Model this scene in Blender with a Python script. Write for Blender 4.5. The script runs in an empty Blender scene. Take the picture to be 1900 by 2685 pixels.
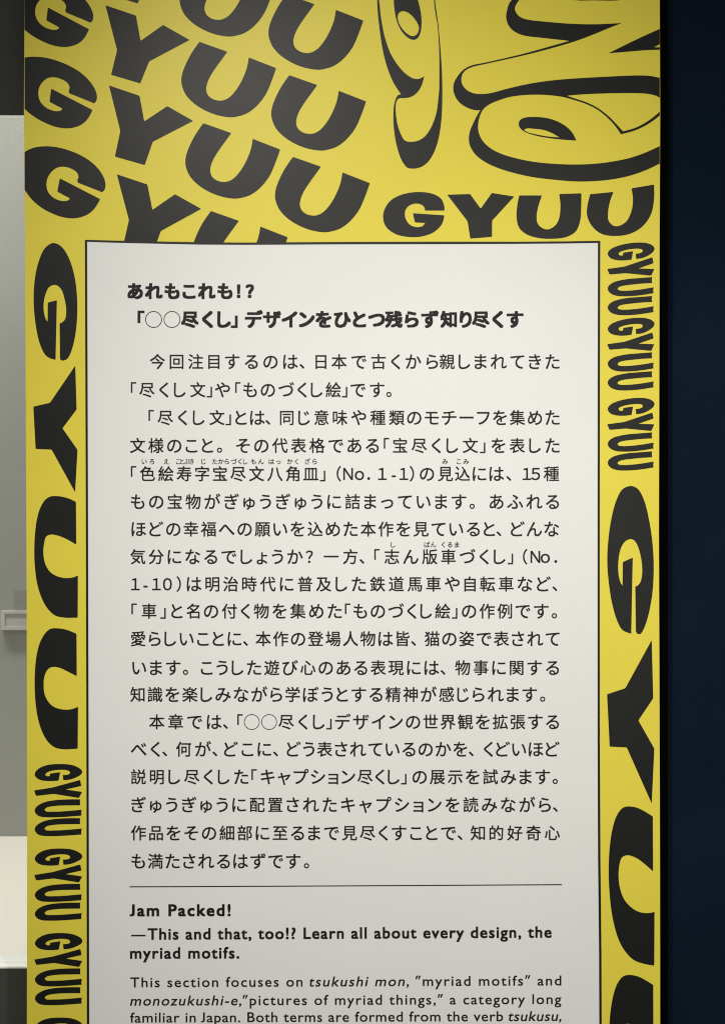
import bpy, bmesh, math, random
from mathutils import Vector

# ------------------------------------------------------------------ camera
S = 0.0005            # metres on the board per pixel of the full-size photograph
D = 1.5               # camera to board
H = 1.5               # height of the lens above the gallery floor
sc = bpy.context.scene
COL = sc.collection
cd = bpy.data.cameras.new('camera'); cam = bpy.data.objects.new('camera', cd); COL.objects.link(cam)
cam.location = (0, -D, H); cam.rotation_euler = (math.radians(90), 0, 0)
cd.sensor_fit = 'VERTICAL'; cd.sensor_height = 24; cd.lens = 24 * D / (2685 * S)
cd.clip_start = 0.05; cd.clip_end = 50
sc.camera = cam
cd.dof.use_dof = True; cd.dof.focus_distance = D; cd.dof.aperture_fstop = 6.0

# ------------------------------------------------------------------ world + lamps
w = bpy.data.worlds.new('World'); sc.world = w; w.use_nodes = True
w.node_tree.nodes['Background'].inputs[0].default_value = (1.0, 0.96, 0.9, 1)
w.node_tree.nodes['Background'].inputs[1].default_value = 0.10
sc.view_settings.view_transform = 'Standard'; sc.view_settings.look = 'None'
sc.cycles.filter_width = 1.1
sc.view_settings.exposure = 0; sc.view_settings.gamma = 1

def spot(name, loc, aim, energy, cone, blend, radius, col=(1, .962, .893)):
    l = bpy.data.lights.new(name, 'SPOT'); l.energy = energy; l.color = col
    l.spot_size = math.radians(cone); l.spot_blend = blend; l.shadow_soft_size = radius
    o = bpy.data.objects.new(name, l); COL.objects.link(o); o.location = loc
    o.rotation_euler = (Vector(aim) - Vector(loc)).to_track_quat('-Z', 'Y').to_euler()
    return o
def area(name, loc, aim, energy, sx, sy, col=(1, .962, .893)):
    l = bpy.data.lights.new(name, 'AREA'); l.energy = energy; l.color = col
    l.shape = 'RECTANGLE'; l.size = sx; l.size_y = sy
    o = bpy.data.objects.new(name, l); COL.objects.link(o); o.location = loc
    o.rotation_euler = (Vector(aim) - Vector(loc)).to_track_quat('-Z', 'Y').to_euler()
    return o
# two ceiling track spots and an added fill area for the room's soft light
spot('track_spot', (-0.42, -1.85, H + 1.42), (0.08, 0, H - 0.02), 150, 44, 1.0, 0.10)
spot('track_spot', (0.62, -1.85, H + 1.30), (0.14, 0, H - 0.52), 84, 44, 1.0, 0.035)
area('room_fill', (0.3, -2.6, H + 0.1), (0.0, 0, H - 0.1), 24, 1.6, 1.6)
# lamp in the roof of the display case
area('case_lamp', (-0.95, 0.21, H + 1.42), (-0.95, 0.27, H - 0.7), 21, 1.0, 0.2, (1, .965, .90)).data.spread = math.radians(140)

# ------------------------------------------------------------------ materials
def mat(name, col, rough=.5, spec=.5, var=.04, scale=900, bump=.0, bscale=600, big=0.0):
    m = bpy.data.materials.new(name); m.use_nodes = True
    nt = m.node_tree; b = nt.nodes['Principled BSDF']
    b.inputs['Roughness'].default_value = rough
    b.inputs['Specular IOR Level'].default_value = spec
    tc = nt.nodes.new('ShaderNodeTexCoord')
    n = nt.nodes.new('ShaderNodeTexNoise'); n.inputs['Scale'].default_value = scale; n.inputs['Detail'].default_value = 2
    nt.links.new(tc.outputs['Object'], n.inputs['Vector'])
    mr = nt.nodes.new('ShaderNodeMapRange')
    mr.inputs['From Min'].default_value = .3; mr.inputs['From Max'].default_value = .7
    mr.inputs['To Min'].default_value = 1 - var; mr.inputs['To Max'].default_value = 1 + var
    nt.links.new(n.outputs['Fac'], mr.inputs['Value'])
    last = mr.outputs['Result']
    if big:
        n2 = nt.nodes.new('ShaderNodeTexNoise'); n2.inputs['Scale'].default_value = 5; n2.inputs['Detail'].default_value = 3
        nt.links.new(tc.outputs['Object'], n2.inputs['Vector'])
        m2 = nt.nodes.new('ShaderNodeMapRange')
        m2.inputs['From Min'].default_value = .3; m2.inputs['From Max'].default_value = .7
        m2.inputs['To Min'].default_value = 1 - big; m2.inputs['To Max'].default_value = 1 + big
        nt.links.new(n2.outputs['Fac'], m2.inputs['Value'])
        mm = nt.nodes.new('ShaderNodeMath'); mm.operation = 'MULTIPLY'
        nt.links.new(last, mm.inputs[0]); nt.links.new(m2.outputs['Result'], mm.inputs[1]); last = mm.outputs[0]
    vm = nt.nodes.new('ShaderNodeVectorMath'); vm.operation = 'SCALE'
    vm.inputs[0].default_value = col
    nt.links.new(last, vm.inputs['Scale']); nt.links.new(vm.outputs[0], b.inputs['Base Color'])
    if bump:
        nb = nt.nodes.new('ShaderNodeTexNoise'); nb.inputs['Scale'].default_value = bscale; nb.inputs['Detail'].default_value = 3
        nt.links.new(tc.outputs['Object'], nb.inputs['Vector'])
        bp = nt.nodes.new('ShaderNodeBump'); bp.inputs['Strength'].default_value = bump; bp.inputs['Distance'].default_value = .0005
        nt.links.new(nb.outputs['Fac'], bp.inputs['Height']); nt.links.new(bp.outputs['Normal'], b.inputs['Normal'])
    return m
RG = .40
M_yel = mat('yellow_print', (.67, .575, .060), RG, .18, .065, 1100, .12, 700, .015)
M_ink = mat('black_ink', (.0078, .0084, .0076), .42, .20, .25, 1300, .15, 700)
M_wht = mat('white_print', (.675, .685, .672), .5, .35, .02, 900, .08, 700, .012)
M_txt = mat('text_ink', (.010, .0095, .010), .5, .15, .1, 900)
M_blk = mat('black_edge', (.0012, .0015, .0012), .9, .0, .3, 900)
M_navy = mat('navy_cloth', (.0046, .0100, .0200), .9, .03, .30, 700, .5, 900, .15)
M_char = mat('charcoal_paint', (.058, .060, .053), .75, .2, .12, 700, .2, 700, .03)
M_cwall = mat('case_cloth', (.33, .335, .315), .9, .1, .03, 600, .2, 800, .02)
M_cfloor = mat('case_floor', (.80, .77, .70), .85, .15, .02, 600, .1, 800, .01)
M_sill = mat('white_sill', (.82, .83, .80), .5, .3, .01, 600)
M_metal = mat('metal_strip', (.45, .46, .43), .4, .5, .05, 600)
M_card = mat('cream_card', (.50, .50, .465), .6, .3, .03, 500)
M_card2 = mat('card_face', (.46, .46, .43), .6, .3, .03, 500)
def glass_mat(name, alpha, tint=(1, 1, 1)):
    m = bpy.data.materials.new(name); m.use_nodes = True; nt = m.node_tree
    nt.nodes.clear()
    o = nt.nodes.new('ShaderNodeOutputMaterial'); mx = nt.nodes.new('ShaderNodeMixShader')
    t = nt.nodes.new('ShaderNodeBsdfTransparent'); g = nt.nodes.new('ShaderNodeBsdfGlossy')
    t.inputs[0].default_value = (*tint, 1); g.inputs['Roughness'].default_value = .05
    mx.inputs[0].default_value = alpha
    nt.links.new(t.outputs[0], mx.inputs[1]); nt.links.new(g.outputs[0], mx.inputs[2]); nt.links.new(mx.outputs[0], o.inputs[0])
    return m
M_glass = glass_mat('case_glass', .04, (.97, .98, .97))
M_refl = glass_mat('clear_reflection', .12, (1.0, 1.0, 1.0))

# ------------------------------------------------------------------ helpers
def link(name, me, m, parent=None):
    o = bpy.data.objects.new(name, me); COL.objects.link(o)
    if m: me.materials.clear(); me.materials.append(m)
    if parent: o.parent = parent
    return o
def tag(o, label=None, cat=None, group=None, kind=None):
    if label: o['label'] = label
    if cat: o['category'] = cat
    if group: o['group'] = group
    if kind: o['kind'] = kind
    return o
def empty(name, loc=(0, 0, 0)):
    o = bpy.data.objects.new(name, None); COL.objects.link(o); o.location = loc; o.empty_display_size = .05
    return o
def box(name, x0, x1, y0, y1, z0, z1, m, parent=None, bev=0.0, off=(0, 0, 0)):
    bm = bmesh.new(); bmesh.ops.create_cube(bm, size=1)
    for v in bm.verts:
        v.co = Vector(((x0 + x1) / 2 + v.co.x * (x1 - x0), (y0 + y1) / 2 + v.co.y * (y1 - y0), (z0 + z1) / 2 + v.co.z * (z1 - z0)))
        v.co -= Vector(off)
    if bev: bmesh.ops.bevel(bm, geom=list(bm.edges), offset=bev, segments=2, profile=.5, affect='EDGES')
    me = bpy.data.meshes.new(name); bm.to_mesh(me); bm.free()
    return link(name, me, m, parent)

# board coordinates: photo pixels on the board's face, (0,0) top left
def BX(px): return (px - 950) * S
def BZ(py): return (1342.5 - py) * S

ZT = 0.00025       # thickness of one printed layer
def flat_mesh(name, loops, depth, m, parent, clip=None):
    """closed outlines (holes by even-odd) in board pixels -> flat filled mesh lying on the board"""
    cu = bpy.data.curves.new(name, 'CURVE'); cu.dimensions = '2D'; cu.fill_mode = 'BOTH'
    for lp in loops:
        s = cu.splines.new('POLY'); s.points.add(len(lp) - 1); s.use_cyclic_u = True
        for p, q in zip(s.points, lp): p.co = (BX(q[0]), BZ(q[1]), 0, 1)
    tmp = bpy.data.objects.new(name + '_tmp', cu); COL.objects.link(tmp)
    me0 = tmp.to_mesh()
    bm = bmesh.new(); bm.from_mesh(me0); tmp.to_mesh_clear(); bpy.data.objects.remove(tmp); bpy.data.curves.remove(cu)
    if clip:
        for co, no in clip:
            bmesh.ops.bisect_plane(bm, geom=bm.verts[:] + bm.edges[:] + bm.faces[:], plane_co=co, plane_no=no, clear_outer=True)
    return finish(bm, name, depth, m, parent)
def finish(bm, name, depth, m, parent):
    for v in bm.verts: v.co = Vector((v.co.x, -depth - v.co.z, v.co.y))
    for f in bm.faces:
        f.normal_update()
        if f.normal.y > 0: f.normal_flip()
    me = bpy.data.meshes.new(name); bm.to_mesh(me); bm.free()
    return link(name, me, m, parent)

FR = {  # measuring frames used for the outlines: origin and scale
 'g': (60, 360, 6.7667), 'y': (260, 0, 5.4133), 'u': (460, 90, 5.8), 'h': (980, 470, 2.16533),
 'z1': (0, 0, 1.624), 'z3': (0, 600, 2.868), 'z4': (0, 1300, 3.2775), 'z7': (1500, 1250, 3.06), 'z8': (1500, 1950, 3.1225),
 'i4': (280, 420, 3.248), 'ls': (80, 1990, 10.433), 'rs': (1580, 630, 10.827),
 'A': (980, 0, 8.12), 'B': (980, 220, 8.12), 'R3': (1180, 0, 2.9), 'R4': (1200, 200, 3.00741)}
def parse(s):
    """'@frame x,y x,y* ...' : a star marks a corner, all other points are smooth"""
    pts = []; ox, oy, k = 0, 0, 1
    for t in s.split():
        if t[0] == '@': ox, oy, k = FR[t[1:]]; continue
        c = t.endswith('*'); x, y = t.rstrip('*').split(',')
        pts.append((ox + float(x) / k, oy + float(y) / k, c))
    return pts
def cr(p0, p1, p2, p3, n):
    out = []
    def d(a, b): return max(1e-4, math.hypot(a[0] - b[0], a[1] - b[1]) ** .5)
    t0 = 0; t1 = t0 + d(p0, p1); t2 = t1 + d(p1, p2); t3 = t2 + d(p2, p3)
    for i in range(n):
        t = t1 + (t2 - t1) * i / n
        def L(a, b, ta, tb): return tuple((tb - t) / (tb - ta) * a[j] + (t - ta) / (tb - ta) * b[j] for j in (0, 1))
        A1 = L(p0, p1, t0, t1); A2 = L(p1, p2, t1, t2); A3 = L(p2, p3, t2, t3)
        B1 = L(A1, A2, t0, t2); B2 = L(A2, A3, t1, t3)
        out.append(L(B1, B2, t1, t2))
    return out
RND = 2.2   # small rounding of corners, px
def smooth(pts):
    n = len(pts); out = []
    for i in range(n):
        a, p, q, b = pts[i - 1], pts[i], pts[(i + 1) % n], pts[(i + 2) % n]
        if p[2] and q[2]:
            out.append((p[0], p[1], True)); continue
        p0 = (2 * p[0] - q[0], 2 * p[1] - q[1]) if p[2] else a
        p3 = (2 * q[0] - p[0], 2 * q[1] - p[1]) if q[2] else b
        seg = cr(p0, p, q, p3, 5)
        out.append((seg[0][0], seg[0][1], p[2])); out += [(x, y, False) for x, y in seg[1:]]
    res = []; n = len(out)
    for i, p in enumerate(out):
        if not p[2]: res.append((p[0], p[1])); continue
        a, b = out[i - 1], out[(i + 1) % n]
        la = math.hypot(a[0] - p[0], a[1] - p[1]); lb = math.hypot(b[0] - p[0], b[1] - p[1])
        r = min(RND, la * .45, lb * .45)
        pa = (p[0] + (a[0] - p[0]) * r / la, p[1] + (a[1] - p[1]) * r / la)
        pb = (p[0] + (b[0] - p[0]) * r / lb, p[1] + (b[1] - p[1]) * r / lb)
        m_ = ((pa[0] + pb[0] + 2 * p[0]) / 4, (pa[1] + pb[1] + 2 * p[1]) / 4)
        res += [pa, m_, pb]
    return res
def poly(s): return smooth(parse(s))
def corners(s): return smooth([(x, y, True) for x, y, _ in parse(s)])
def move(lp, dx, dy): return [(x + dx, y + dy) for x, y in lp]
def solve3(A, b):
    n = 3; M = [r[:] + [v] for r, v in zip(A, b)]
    for i in range(n):
        k = max(range(i, n), key=lambda r: abs(M[r][i])); M[i], M[k] = M[k], M[i]
        for r in range(n):
            if r != i:
                f = M[r][i] / M[i][i]
                M[r] = [u - f * v for u, v in zip(M[r], M[i])]
    return [M[i][3] / M[i][i] for i in range(n)]
def affine(src, dst):
    """least-squares affine map taking the src points to the dst points"""
    A = [[sum(a * b for a, b in zip(*c)) for c in [([p[i] if i < 2 else 1 for p in src], [p[j] if j < 2 else 1 for p in src]) for j in range(3)]] for i in range(3)]
    co = []
    for k in (0, 1):
        co.append(solve3([r[:] for r in A], [sum((p[i] if i < 2 else 1) * q[k] for p, q in zip(src, dst)) for i in range(3)]))
    return lambda lp: [(co[0][0] * x + co[0][1] * y + co[0][2], co[1][0] * x + co[1][1] * y + co[1][2]) for x, y in lp]

# ------------------------------------------------------------------ the board
panel = tag(empty('exhibition_panel', (0, 0, H)),
            'tall yellow board with black GYUU lettering round a pale text field', 'panel')
LE = [(-160, 66), (0, 65), (300, 63.5), (600, 66), (1300, 69.5), (1600, 70.8), (2200, 71.8), (2850, 71)]
RE = [(-160, 1728), (0, 1728.3), (300, 1729.5), (600, 1728), (1400, 1726), (1800, 1727.5), (2300, 1729), (2850, 1729.5)]
# board body: printed sheet on a core, sides go back 12 mm
bm = bmesh.new()
def side(E_): return [(x, y) for y, x in E_]
ring = side(LE) + side(RE)[::-1]
fr = [bm.verts.new((BX(x), 0, BZ(y))) for x, y in ring]; bk = [bm.verts.new((BX(x), .012, BZ(y))) for x, y in ring]
bm.faces.new(fr); bm.faces.new(bk[::-1])
for i in range(len(ring)):
    j = (i + 1) % len(ring); bm.faces.new((fr[j], fr[i], bk[i], bk[j]))
bmesh.ops.recalc_face_normals(bm, faces=bm.faces)
me = bpy.data.meshes.new('yellow_sheet'); bm.to_mesh(me); bm.free()
link('yellow_sheet', me, M_yel, panel)
box('black_backing', BX(90), BX(1757), .0125, .045, BZ(2850), BZ(-160), M_blk, panel)

CLIP = [(Vector((BX(65.3), 0, 0)), Vector((-1, 0, 0))), (Vector((BX(1728.2), 0, 0)), Vector((1, 0, 0)))]
def letter(ch, loops, depth=ZT, clip=False):
    return flat_mesh('letter_' + ch, loops, depth, M_ink, panel, CLIP if clip else None)

# tilted rows of GYUU, upper left
G_T = poly('@g -110,600 -60,380 35,265 200,185 400,160 600,175 800,225 1000,305 1200,425 1350,570 1450,740 1470,850 1450,935 1410,975* 985,808* 970,775 990,700 965,630 880,565 730,522 600,545 490,640 435,750 425,870 460,980 560,1080 700,1130 790,1125 830,1100 832,1080* 615,965* 660,728* 1378,1098* 1270,1270 1150,1370 1000,1425 880,1438 700,1415 500,1340 330,1245 170,1110 45,945 -60,780')
src = [(263.6, 522.3), (157.5, 467.6), (150.9, 502.6), (268.4, 504.1), (190, 572.5)]
g2 = affine(src, [(242.7, 289.4), (136.4, 233.3), (128.5, 265.9), (247.5, 270.1), (174.5, 336.9)])(G_T)
g1 = affine(src, [(233.0, 76.9), (127.8, 20.1), (120.1, 53.0), (238.8, 59.6), (166.7, 123.6)])(G_T)
for lp in (G_T, g2, g1, move(g1, -9, -213)): letter('g', [lp], clip=True)
y1 = corners('@y 92,75 525,222 590,580 910,355 1285,568 712,872 585,1185 172,1062 257,712')
y2 = corners('@z1 465,364 595,408 615,517 713,452 823,515 651,604 617,703 490,667 513,558')
y3 = corners('@i4 87,120 347,207 390,423 582,290 805,415 462,603 390,800 110,760 148,695 190,510')
for lp in (move(y1, -6.5, -210), y1, y2, y3): letter('y', [lp])
U_T = poly('@u 365,115* 790,265* 700,390 620,500 530,640 480,760 470,850 500,930 570,985 660,1008 740,1000 830,950 920,850 1000,720 1070,560 1100,450 1115,352* 1532,515* 1470,690 1380,900 1290,1030 1180,1140 1060,1215 940,1250 860,1262 720,1248 560,1205 400,1130 270,1040 160,920 100,780 92,680 110,580 170,430 250,280')
for dx, dy in ((-4.5, -211.7), (0, 0), (10.4, 213.3), (30.2, 443.4), (228.1, -124.7), (235.4, 87.3), (245.2, 301.5)):
    letter('u', [move(U_T, dx, dy)])
# straight word under the ornament
letter('g', [poly('@h 400,178* 398,150 380,110 330,82 240,73 150,90 85,130 52,200 65,265 120,310 200,328 270,325 340,300 385,255 400,205* 220,193* 232,245* 290,248* 275,266 240,272 200,255 177,215 180,172 205,147 240,138 272,146 285,160 290,178*')])
letter('y', [corners('@h 415,88 545,84 605,167 668,78 795,98 670,235 669,327 546,337 530,238')])
letter('u', [poly('@h 823,92* 952,92* 930,160 922,220 930,255 960,280 990,284 1030,260 1050,220 1057,150 1050,84* 1176,80* 1175,150 1170,230 1145,295 1090,328 1010,338 930,333 860,310 820,270 808,210 812,150')])
letter('u', [poly('@h 1225,85* 1358,72* 1340,120 1328,180 1330,235 1355,262 1385,266 1430,240 1460,180 1468,110 1460,52* 1588,30* 1588,110 1570,200 1520,270 1450,310 1370,322 1290,310 1235,265 1208,205 1210,150')])
# big word running down the left margin
letter('g', [poly('@z3 420,985* 375,972 340,945 300,860 270,720 255,540 265,370 295,240 340,145 400,107 460,130 520,220 565,370 583,560 575,750 545,900 510,975 480,990 460,988 453,970* 450,712* 465,706 490,682 500,620 490,540 465,460 435,428 405,422 370,440 342,500 330,570 335,640 350,685 360,697* 361,555* 430,537*')])
letter('y', [corners('@z3 568,1028 578,1358 472,1500 585,1662 567,1982 390,1660 270,1655 253,1337 378,1308')])
letter('u', [poly('@z4 655,52* 658,420* 580,375 500,342 440,333 400,350 380,420 375,490 390,580 430,650 490,690 550,705 600,706 640,698 672,685* 670,1047* 560,1047 480,1030 420,980 370,900 325,770 303,620 297,480 303,330 320,200 350,100 395,30 440,5 480,2 520,5 590,22')])
letter('u', [poly('@z4 660,1185* 662,1550* 580,1508 520,1480 465,1470 420,1485 385,1550 378,1630 385,1700 415,1765 460,1810 520,1832 580,1838 630,1830 673,1812* 670,2173* 560,2178 480,2165 420,2120 370,2040 330,1920 308,1780 300,1620 305,1470 325,1330 355,1240 400,1170 440,1142 490,1138 570,1150')])
# big word running down the right margin
letter('g', [poly('@z7 470,1260* 400,1230 355,1150 315,1010 290,850 278,700 283,540 310,340 350,190 400,100 465,74 520,95 570,180 610,330 640,530 650,730 640,930 610,1100 575,1210 545,1260 520,1260 507,1240* 502,882* 522,872 540,852 552,815 558,750 550,660 520,550 490,508 462,500 420,520 385,580 367,680 368,780 385,850 400,873* 402,685* 482,648*')])
letter('y', [corners('@z7 634,1310 646,1778 527,1955 655,2180 634,2622 434,2172 297,2165 276,1745 422,1697')])
UR = poly('@z8 656,595* 658,1045* 590,985 520,935 450,913 405,930 383,990 376,1080 385,1170 420,1270 480,1340 540,1375 590,1386 640,1384 670,1375* 668,1817* 590,1803 500,1770 430,1700 375,1600 330,1440 305,1260 295,1050 303,850 325,700 360,590 410,525 460,513 530,525 600,560')
letter('u', [UR]); letter('u', [move(UR, 1, 441.8)])
# small condensed words, left margin
LG = poly('@ls 775,592* 600,604 430,600 280,575 170,510 122,430 160,330 280,235 430,175 600,145 900,138 1120,160 1300,225 1400,300 1420,350 1390,420 1280,490 1130,550 1000,575 905,580* 890,440* 980,435 1060,415 1088,375 1060,330 970,302 850,295 700,305 560,330 460,370 415,420 430,455 470,470 530,468* 540,400* 820,358*')
LY = corners('@ls 1365,572 1400,738 970,835 1420,900 1330,1065 640,955 160,1010 105,860 610,780')
LU = poly('@ls 1365,1105* 1360,1180 1368,1265* 1100,1268 800,1275 600,1295 460,1325 395,1380 420,1425 500,1442 650,1440 850,1435 1100,1415 1408,1388* 1395,1470 1400,1550* 1000,1580 700,1595 480,1595 300,1580 190,1530 130,1450 125,1390 180,1300 300,1220 450,1165 650,1130 900,1110 1150,1103')
for k in range(4):
    dy = 221.6 * k
    for ch, lp in (('g', LG), ('y', LY), ('u', LU), ('u', move(LU, 0, 49.3))):
        if min(y for _, y in lp) + dy < 2850: letter(ch, [move(lp, .3 * k, dy)])
# small condensed words, right margin
RGs = poly('@rs 805,548* 650,568 480,572 320,550 200,500 130,400 150,320 250,230 400,165 600,110 850,72 1050,65 1230,80 1380,135 1455,220 1430,310 1330,400 1180,480 1060,515 935,528* 922,383* 1010,372 1090,345 1125,300 1100,260 1020,240 880,242 700,265 540,305 450,350 437,385 470,425 520,435 560,430* 570,352* 850,310*')
RYs = corners('@rs 1395,482 1430,650 1005,800 1450,815 1365,1005 640,935 180,972 113,815 600,748')
RUs = poly('@rs 1390,1045* 1380,1130 1392,1213* 1100,1230 800,1260 600,1285 470,1320 410,1370 430,1410 520,1432 700,1432 900,1415 1100,1390 1435,1335* 1420,1420 1430,1502* 1100,1555 800,1585 550,1590 380,1575 230,1520 150,1440 130,1370 160,1290 280,1200 450,1145 700,1100 1000,1075')
for dy in (0, 197.2, 407.2):
    for ch, lp in (('g', RGs), ('y', RYs), ('u', RUs), ('u', move(RUs, 0, 49.6))): letter(ch, [move(lp, 0, dy)])

# ornaments, upper right
orn = flat_mesh('ornament_stroke', [poly('@A 65,-400* 68,0 80,250 105,500 135,750 165,950 210,1180 280,1430 370,1670 430,1790 500,1900 575,2011* @B 520,235 480,280 445,370 420,500 412,680 415,850 435,1050 470,1260 520,1450 580,1610 640,1710 710,1785 800,1803 920,1795 1030,1755 1150,1660 1250,1510 1330,1320 1390,1080 1425,840 1445,600 1452,350 1452,0 @A 1440,1450 1425,1200 1410,1000 1390,750 1365,500 1330,250 1305,80 1290,-400* 1268,-400* 1280,80 1310,300 1345,500 1370,750 1382,1000 1390,1250 1390,1500 1388,1780 @B 1385,120 1365,350 1330,600 1270,800 1190,970 1090,1110 980,1190 880,1225 780,1235 700,1225 640,1190 590,1110 540,990 500,860 475,720 462,560 468,420 500,335 550,305 620,302 700,297 790,275 880,220 960,130 1010,40 @A 1050,1700 1068,1618* 1000,1665 920,1683 830,1668 740,1620 640,1540 540,1430 440,1290 350,1130 280,950 220,750 175,520 140,300 120,100 108,0 105,-400*')], ZT, M_ink, panel)
flat_mesh('ornament_ring', [poly('@A 418,-200 420,0 435,200 480,430 560,620 660,750 770,830 850,848 930,810 985,700 1010,550 1010,400 990,230 950,60 910,-60 850,-200 640,-280'),
    poly('@A 505,360 530,280 600,240 680,250 780,310 870,410 945,540 955,620 925,710 860,765 790,765 700,715 600,610 530,490')], ZT, M_ink, panel)
flat_mesh('ornament_stroke', [poly('@R3 600,-70* 540,-20 497,40 490,70 505,105 540,135 600,152 720,165 900,180 1100,185 1300,176* 1200,215 1080,265 950,313 800,358 600,411 400,457 250,490 160,512 110,540 85,585 90,640 125,685 180,710 250,715 320,705 420,678 560,645 720,618 900,600 1100,588 1300,578 1430,574 1520,578 1600,595 1640,605* 1640,775* 1600,750 1560,728 1500,714 1400,708 1200,710 1000,718 885,728* @R4 920,175 1010,205 1100,250 1180,310 1240,370 1300,435* 1400,405 1500,350 1600,270 1640,235* 1640,262* 1600,300 1500,375 1400,425 1283,458* 1240,395 1180,330 1100,265 1010,219 920,189 820,162 700,148 600,145 500,150 400,165 320,190 250,220 200,260 170,320 158,390 165,450 195,510 260,570 350,615 470,650 600,675 750,690 900,696 1050,692 1200,675 1350,645 1480,600 1595,548 1640,530* 1640,660* 1595,685 1480,740 1350,785 1200,815 1050,828 900,828 750,815 600,797 450,765 320,725 220,680 140,620 95,550 85,490 95,430 120,370 150,310 175,268* @R3 190,838 130,820 60,770 25,700 25,640 55,580 100,530 160,498 250,479 400,446 550,410 700,369 905,311* 700,288 550,268 480,235 440,190 423,130 430,80 450,20 500,-30 560,-70*')], ZT, M_ink, panel, CLIP)
flat_mesh('ornament_ring', [poly('@R4 478,380 485,350 520,328 600,321 700,330 780,355 850,395 900,445 932,507* 830,500 720,488 620,470 530,440 490,410'),
    poly('@R4 522,422 540,412 600,414 680,425 740,448 800,483* 700,474 600,455 540,437')], ZT, M_ink, panel)
flat_mesh('ornament_wedge', [poly('@R3 1200,405* 1450,283 1640,198* 1640,312* 1545,360* 1640,359* 1640,378* 1500,381 1350,393')], ZT, M_ink, panel, CLIP)
flat_mesh('ornament_wedge', [poly('@R3 880,-30* 930,-2 1100,3 1290,1 1400,-30*')], ZT, M_ink, panel)

# border line and pale field
TOPo = [(223.3, 629), (300, 631), (400, 633), (520, 635.3), (640, 636.2), (900, 634.5), (1150, 633.8), (1350, 634), (1480, 633), (1572.4, 631.6)]
RTo = [(1571.5, 1000), (1571, 1500), (1571.3, 1950), (1572.8, 2250), (1575.5, 2500), (1576.5, 2850)]
LTo = [(235.3 - 6.2, 2850), (228.3, 2500), (227.3, 1950), (226, 1400), (224.6, 1000)]
TOPi = [(229.6, 634.6), (300, 637), (400, 639.3), (520, 641.8), (640, 642.6), (900, 641.2), (1150, 640.8), (1350, 640), (1480, 639), (1566, 637.6)]
RTi = [(1565.2, 1000), (1565, 1500), (1565.2, 1950), (1566.3, 2250), (1569, 2500), (1570, 2850)]
LTi = [(235.3, 2850), (234.6, 2500), (233.4, 1950), (232, 1400), (230.8, 1000)]
flat_mesh('border_line', [TOPo + RTo + LTo], 2 * ZT, M_ink, panel)
field = flat_mesh('text_field', [TOPi + RTi + LTi], 3 * ZT, M_wht, panel)

# ------------------------------------------------------------------ writing
_g = {}
def glyph(s, size=1.0, off=0.0):
    """verts, faces, ink box of a string in units of size 1"""
    k = (s, off)
    if k not in _g:
        cu = bpy.data.curves.new('t', 'FONT'); cu.body = s; cu.size = 1; cu.offset = off; cu.resolution_u = 3
        o = bpy.data.objects.new('t', cu); COL.objects.link(o)
        me = o.to_mesh()
        vs = [(v.co.x, v.co.y) for v in me.vertices]; fs = [tuple(p.vertices) for p in me.polygons]
        o.to_mesh_clear(); bpy.data.objects.remove(o); bpy.data.curves.remove(cu)
        if s == 'J':   # capital J standing on the baseline
            t = max(v[1] for v in vs); b = min(v[1] for v in vs)
            vs = [(x, t - (t - y) * t / (t - b)) for x, y in vs]
        if s == '"': vs = [(x + .3 * (y - .6), y) for x, y in vs]
        xs = [v[0] for v in vs]
        _g[k] = (vs, fs, min(xs), max(xs))
    return _g[k]
def circle_glyph(r=.44, t=.028):
    n = 40; vs = []; fs = []
    for i in range(n):
        a = 2 * math.pi * i / n
        vs += [(.5 + r * math.cos(a), .37 + r * math.sin(a)), (.5 + (r - t) * math.cos(a), .37 + (r - t) * math.sin(a))]
    for i in range(n):
        j = (i + 1) % n; fs.append((2 * i, 2 * j, 2 * j + 1, 2 * i + 1))
    return vs, fs, .5 - r, .5 + r
_g[('◯', 0.0)] = circle_glyph(.49, .046)
class Line:
    def __init__(s): s.v = []; s.f = []
    def add(s, vs, fs, wt=0.0, n=4):
        """wt: how far the outline is fattened, px - overlapping shifted copies, each a hair above the last"""
        if not wt: offs = [(0, 0)]
        elif n == 4: offs = [(wt * math.cos(a), wt * math.sin(a)) for a in (.785, 2.356, 3.927, 5.498)]
        else: offs = [(wt * .95 * i, wt * .78 * j) for i in (-1, 0, 1) for j in (-1, 0, 1) if i or j]   # square pen keeps corners crisp
        for i, (dx, dy) in enumerate(offs):
            b = len(s.v); s.v += [(x + dx, y + dy, i * 1e-5) for x, y in vs]; s.f += [tuple(b + k for k in f) for f in fs]
    def build(s, name='text_line', label=None):
        bm = bmesh.new(); vv = [bm.verts.new((BX(x), BZ(y), z)) for x, y, z in s.v]
        for f in s.f:
            try: bm.faces.new([vv[i] for i in f])
            except ValueError: pass
        o = finish(bm, name, 4 * ZT, M_txt, field)
        if label: o['label'] = label
        return o
LAT = set('NoO0123456789().-!?')
KANA = set(chr(c) for c in range(0x3041, 0x30FF)) - set('、。「」')
FULL = {c: chr(ord(c) + 0xFEE0) for c in '0123456789No().!?'}
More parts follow.
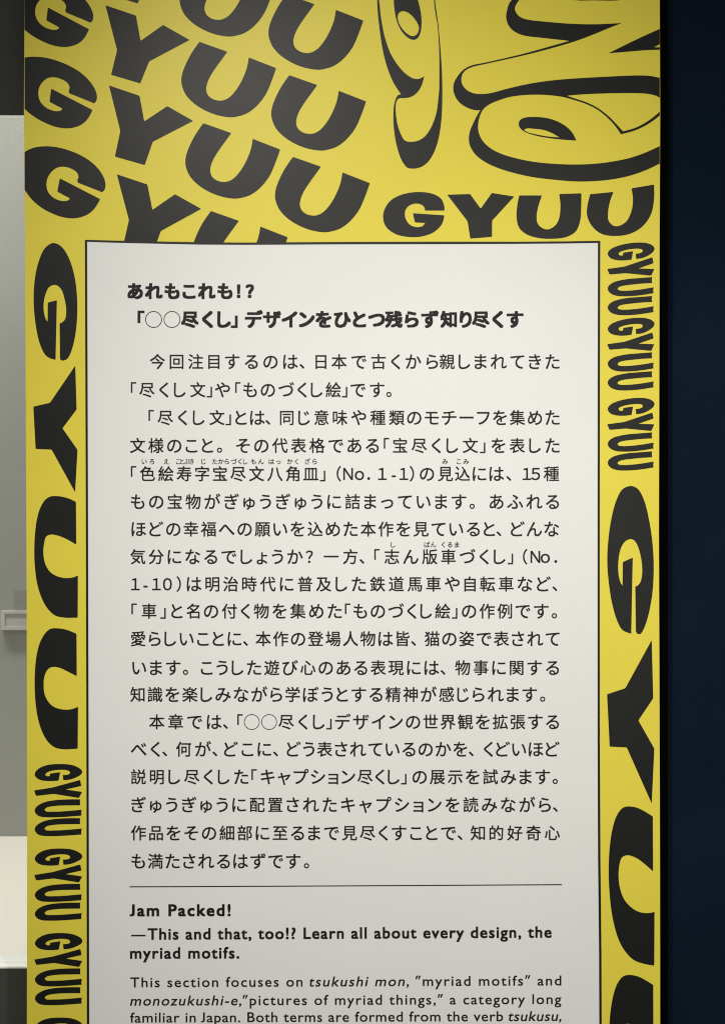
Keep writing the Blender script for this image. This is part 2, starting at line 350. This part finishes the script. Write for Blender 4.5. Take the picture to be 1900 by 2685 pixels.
def jp(line, text, x0, x1, yb, em, wt=.68, n=4):
    """characters set so their ink spans x0..x1; spacing is half optical, half the type's own side bearings"""
    gl = []
    for c in text:
        k = em * (1.07 if c in KANA else 1.0)
        vs, fs, a, b = glyph(FULL.get(c, c))
        gl.append((vs, fs, a * k, b * k, k, 0 if c == '◯' else wt, (k - em) * .36, min(a, .12) * em, min(1 - b, .12) * em))
    W = sum(g[3] - g[2] for g in gl); m = len(gl)
    nat = [.5 * (gl[i][8] + gl[i + 1][7]) for i in range(m - 1)]
    gap = (x1 - x0 - W - sum(nat)) / (m - 1) if m > 1 else 0
    fx = 1
    if m > 1 and gap + min(nat) < .4:
        fx = (x1 - x0 - .4 * (m - 1)) / W; gap = .4; nat = [0] * m
    x = x0 if m > 1 else (x0 + x1) / 2 - W / 2
    for i, (vs, fs, a, b, k, ww, yo, _, _) in enumerate(gl):
        line.add([((vx * k - a) * fx + x, yb + yo - vy * k) for vx, vy in vs], fs, ww, n)
        x += (b - a) * fx + gap + (nat[i] if i < m - 1 else 0)
def lat(line, text, x0, x1, yb0, yb1, size, wt=.45, shear=0.0, sx=None, n=4):
    """Latin run: natural advances, tracked evenly to span x0..x1"""
    words = []
    adv = []
    for i, c in enumerate(text):
        if c == ' ': adv.append(.28); continue
        two = glyph(c + 'H')[3]; one = glyph('H')[3]
        adv.append(two - one)
    n = len(text); gl = [(glyph(c) if c != ' ' else None) for c in text]
    first = gl[0][2]; last = gl[-1][3]
    k = size; kx = size * (sx or 1)
    nat = (sum(adv[:-1]) + last - first) * kx
    tr = (x1 - x0 - nat) / (n - 1) if n > 1 else 0
    x = x0 - first * kx
    for g, a in zip(gl, adv):
        if g:
            def pos(vx, vy):
                X = x + vx * kx + shear * vy * k
                return (X, yb0 + (yb1 - yb0) * (X - 340) / 1132 - vy * k)
            line.add([pos(*v) for v in g[0]], g[1], wt, n)
        x += a * kx + tr
Z = 1.62400 / 1.2
def zx(v): return 300 + v / Z
EM = 42
BODY = [  # (origin y, centre y, [(text, left, right) ...]) measured in enlargements of the photograph
 (700, 337, [('今回注目するのは', 127, 650), ('、', 658, 673), ('日本で古くから', 714, 1147), ('親しまれてきた', 1153, 1577)]),
 (700, 437, [('「', 60, 78), ('尽くし文', 90, 323), ('」', 330, 345), ('や', 357, 411), ('「', 430, 447), ('ものづくし絵', 458, 803), ('」', 808, 825), ('です', 838, 957), ('。', 962, 984)]),
 (1050, 62, [('「', 122, 141), ('尽くし文', 155, 391), ('」', 396, 413), ('とは', 430, 533), ('、', 537, 552), ('同じ意味や種類', 588, 1028), ('のモチーフを集めた', 1038, 1577)]),
 (1050, 161, [('文様のこと', 57, 350), ('。', 363, 384), ('その代表格である', 433, 937), ('「', 956, 973), ('宝尽くし文', 988, 1288), ('」', 1297, 1313), ('を表した', 1337, 1577)]),
 (1050, 261, [('「', 60, 78), ('色絵寿字宝尽文八角皿', 92, 723), ('」', 730, 747), ('(', 790, 802), ('No', 812, 885), ('.', 898, 905), ('1', 943, 957), ('-', 980, 1001), ('1', 1019, 1033), (')', 1047, 1062), ('の', 1083, 1133), ('見込には', 1147, 1380), ('、', 1390, 1405), ('15', 1447, 1508), ('種', 1520, 1577)]),
 (1050, 360, [('もの宝物がぎゅうぎゅうに詰まっています', 60, 1247), ('。', 1258, 1278), ('あふれる', 1330, 1575)]),
 (1050, 457, [('ほどの幸福への願いを込めた本作を見ていると', 62, 1348), ('、', 1355, 1370), ('どんな', 1405, 1575)]),
 (1390, 95, [('気分になるでしょうか', 58, 668), ('?', 680, 703), ('一方', 743, 862), ('、', 870, 885), ('「', 922, 940), ('志ん版車づくし', 958, 1385), ('」', 1395, 1412), ('(', 1450, 1461), ('No', 1475, 1543), ('.', 1560, 1568)]),
 (1390, 192, [('1', 68, 83), ('-', 101, 122), ('1', 143, 157), ('0', 172, 206), (')', 221, 237), ('は明治時代に普及した鉄道馬車や自転車など', 258, 1546), ('、', 1553, 1568)]),
 (1390, 288, [('「', 62, 80), ('車', 96, 152), ('」', 165, 182), ('と名の付く物を集めた', 203, 806), ('「', 818, 836), ('ものづくし絵', 848, 1190), ('」', 1197, 1215), ('の作例です', 1232, 1538), ('。', 1548, 1570)]),
 (1390, 386, [('愛らしいことに', 60, 450), ('、', 458, 473), ('本作の登場人物は皆', 502, 1046), ('、', 1053, 1068), ('猫の姿で表されて', 1100, 1577)]),
 (1740, 15, [('います', 65, 235), ('。', 243, 263), ('こうした遊び心のある表現には', 308, 1150), ('、', 1157, 1172), ('物事に関する', 1208, 1575)]),
 (1740, 110, [('知識を楽しみながら学ぼうとする精神が感じられます', 58, 1497), ('。', 1507, 1528)]),
 (1740, 207, [('本章では', 125, 380), ('、', 387, 402), ('「', 437, 455), ('◯◯', 460, 577), ('尽くし', 583, 745), ('」', 752, 770), ('デザインの世界観を拡張する', 783, 1575)]),
 (1740, 304, [('べく', 60, 162), ('、', 172, 187), ('何が', 220, 343), ('、', 350, 364), ('どこに', 390, 556), ('、', 565, 579), ('どう表されているのかを', 612, 1250), ('、', 1257, 1272), ('くどいほど', 1310, 1577)]),
 (1740, 402, [('説明し尽くした', 60, 475), ('「', 487, 505), ('キャプション尽くし', 520, 1010), ('」', 1017, 1035), ('の展示を試みます', 1057, 1543), ('。', 1551, 1573)]),
 (2060, 68, [('ぎゅうぎゅうに配置されたキャプションを読みながら', 62, 1546), ('、', 1555, 1570)]),
 (2060, 168, [('作品をその細部に至るまで見尽くすことで', 60, 1210), ('、', 1218, 1232), ('知的好奇心', 1263, 1578)]),
 (2060, 268, [('も満たされるはずです', 62, 660), ('。', 671, 692)]),
]
RUBY = {4: (217, [('いろ', 98, 142), ('え', 177, 193), ('ことぶき', 220, 282), ('じ', 308, 326), ('たから', 348, 407), ('づくし', 414, 472), ('もん', 485, 530), ('はっ', 548, 590), ('かく', 613, 652), ('ざら', 676, 718), ('み', 1162, 1182), ('こみ', 1213, 1256)]),
        7: (52, [('し', 980, 995), ('ぱん', 1098, 1140), ('くるま', 1160, 1222)])}
for i, (yo, yc, segs) in enumerate(BODY):
    L = Line()
    for t, a, b in segs: jp(L, t, zx(a), zx(b), yo + yc / Z + .365 * EM, EM)
    L.build()
    if i in RUBY:
        for t, a, b in RUBY[i][1]:
            R = Line(); jp(R, t, zx(a), zx(b), yo + RUBY[i][0] / Z + .365 * 15.5, 15.5, .35)
            R.build('reading_aid')
HB = 2.2
L = Line()
jp(L, 'あれもこれも', zx(50), zx(417), 700 + 87 / Z + .365 * 43, 43, HB, 12)
jp(L, '!', zx(437), zx(445), 700 + 87 / Z + .365 * 43, 43, HB, 12); jp(L, '?', zx(464), zx(497), 700 + 87 / Z + .365 * 43, 43, HB, 12)
L.build('heading_line')
L = Line()
for t, a, b in [('「', 84, 107), ('◯◯', 110, 235), ('尽くし', 240, 411), ('」', 414, 437), ('デザイン', 466, 708), ('をひとつ', 716, 957), ('残らず知り', 962, 1264), ('尽くす', 1270, 1447)]:
    jp(L, t, zx(a), zx(b), 700 + 187 / Z + .365 * 45, 45, HB, 12)
L.build('heading_line')
# rule
n = 12; ru = [(340.6 + 1131 * i / n, 2324.6 - 5.6 * (i / n) ** 1.2) for i in range(n + 1)]
flat_mesh('rule', [[(x, y - 1.4) for x, y in ru] + [(x, y + 1.4) for x, y in ru[::-1]]], 4 * ZT, M_txt, field)
def ey(v): return 2330 + v / Z
L = Line(); lat(L, 'Jam Packed!', zx(57), zx(411), ey(96), ey(93), 43, 1.5, sx=1.06, n=8); L.build('heading_line')
L = Line(); L.add([(zx(60), ey(163)), (zx(112), ey(163)), (zx(112), ey(168.5)), (zx(60), ey(168.5))], [(0, 1, 2, 3)])
lat(L, 'This and that, too!? Learn all about every design, the', zx(120), zx(1548), ey(180), ey(172), 42, 1.15, sx=1.02, n=8); L.build('heading_line')
L = Line(); lat(L, 'myriad motifs.', zx(58), zx(442), ey(247), ey(243), 42, 1.15, sx=1.02, n=8); L.build('heading_line')
L = Line(); lat(L, 'This section focuses on', zx(58), zx(667), ey(349), ey(342), 37.5, .45, sx=1.08)
lat(L, 'tsukushi mon,', zx(688), zx(1043), ey(349), ey(342), 37.5, .45, .2, sx=1.08); lat(L, '"myriad motifs" and', zx(1068), zx(1583), ey(349), ey(342), 37.5, .45, sx=1.08); L.build()
L = Line(); lat(L, 'monozukushi-e,', zx(57), zx(450), ey(414), ey(408), 37.5, .45, .2, sx=1.08)
lat(L, '"pictures of myriad things," a category long', zx(456), zx(1583), ey(414), ey(408), 37.5, .45, sx=1.08); L.build()
L = Line(); lat(L, 'familiar in Japan. Both terms are formed from the verb', zx(57), zx(1377), ey(474), ey(468), 37.5, .45, sx=1.08)
lat(L, 'tsukusu,', zx(1393), zx(1583), ey(474), ey(468), 37.5, .45, .2, sx=1.08); L.build()

# ------------------------------------------------------------------ surroundings
def at(px, py, y): k = S * (D + y) / D; return (px - 950) * k, (1342.5 - py) * k + H
# navy wall behind, right
x0, _ = at(1500, 0, .05); 
tag(box('wall', x0, x0 + .9, .05, .15, H - 1.3, H + 1.3, M_navy), 'dark navy cloth covered wall right of the yellow board', 'wall')
# display case, left
YF, YB = .10, .746
case = tag(empty('display_case', (-.95, YF, .0)), 'built in museum display case with pale lit interior and charcoal surround left of the board', 'display case')
CO = (-.95, YF, 0)
def cbox(name, *a, **k): return box(name, *a, parent=case, off=CO, **k)
xl, xr = -1.55, -.36
zt = at(0, 300, YF)[1]; zs = at(0, 2540, YF)[1]; zf = at(0, 2534.5, YF)[1]
cbox('fascia', xl, xr, YF, YF + .004, zt, H + 1.5, M_char)
cbox('plinth', xl, xr, YF, YF + .03, H - 1.3, zs, M_char)
cbox('metal_strip', xl, xr, YF - .001, YF + .02, zs + .0003, zs + .0018, M_metal)
cbox('sill', xl, xr, YF, YF + .041, zf - .0012, zf, M_sill)
cbox('sill_gap', xl, xr, YF + .004, YF + .03, zs + .0022, zf - .0013, M_blk)
cbox('case_floor', xl, xr, YF + .0412, YB, zf - .03, zf - .0008, M_cfloor)
cbox('back_wall', xl, xr, YB + .001, YB + .03, zf - .05, H + 1.46, M_cwall)
cbox('side_wall', xr - .001, xr + .02, YF + .052, YB, zf, H + 1.46, M_cwall)
cbox('side_wall', xl - .02, xl + .001, YF + .052, YB, zf, H + 1.46, M_cwall)
cbox('case_ceiling', xl, xr, YF + .052, YB, H + 1.46, H + 1.49, M_cwall)
cbox('glass_pane', xl, xr, YF + .012, YF + .018, zf + .0005, zt - .0005, M_glass)
# caption block on the back wall of the case
yb = YB - .012
a = at(3, 1601, yb); b = at(130, 1652, yb)
cap = tag(empty('caption_block', (a[0], yb, b[1])), 'small cream caption block fixed to the grey wall inside the display case', 'caption block')
def pbox(name, x0, x1, y0, y1, z0, z1, m): return box(name, x0, x1, y0, y1, z0, z1, m, cap, off=(a[0], yb, b[1]), bev=.0006)
pbox('block', a[0], b[0], yb, YB, b[1], a[1], M_card2)
pbox('top_rim', a[0], b[0], yb - .003, yb - .0002, a[1] - .0065, a[1], M_card)
pbox('bottom_rim', a[0], b[0], yb - .003, yb - .0002, b[1], b[1] + .0075, M_card)
pbox('end_rim', a[0], a[0] + .009, yb - .003, yb - .0002, b[1] + .0078, a[1] - .0068, M_card)
c = at(35, 1548, yb - .02)
st = tag(box('reflection_plate', c[0], c[0] + .10, yb - .02, yb - .017, a[1] + .001, c[1], M_refl), 'faint clear plate added for a reflection in the display case glass, above the caption block', 'reflection plate')  # added plate standing in for a faint reflection in the case glass
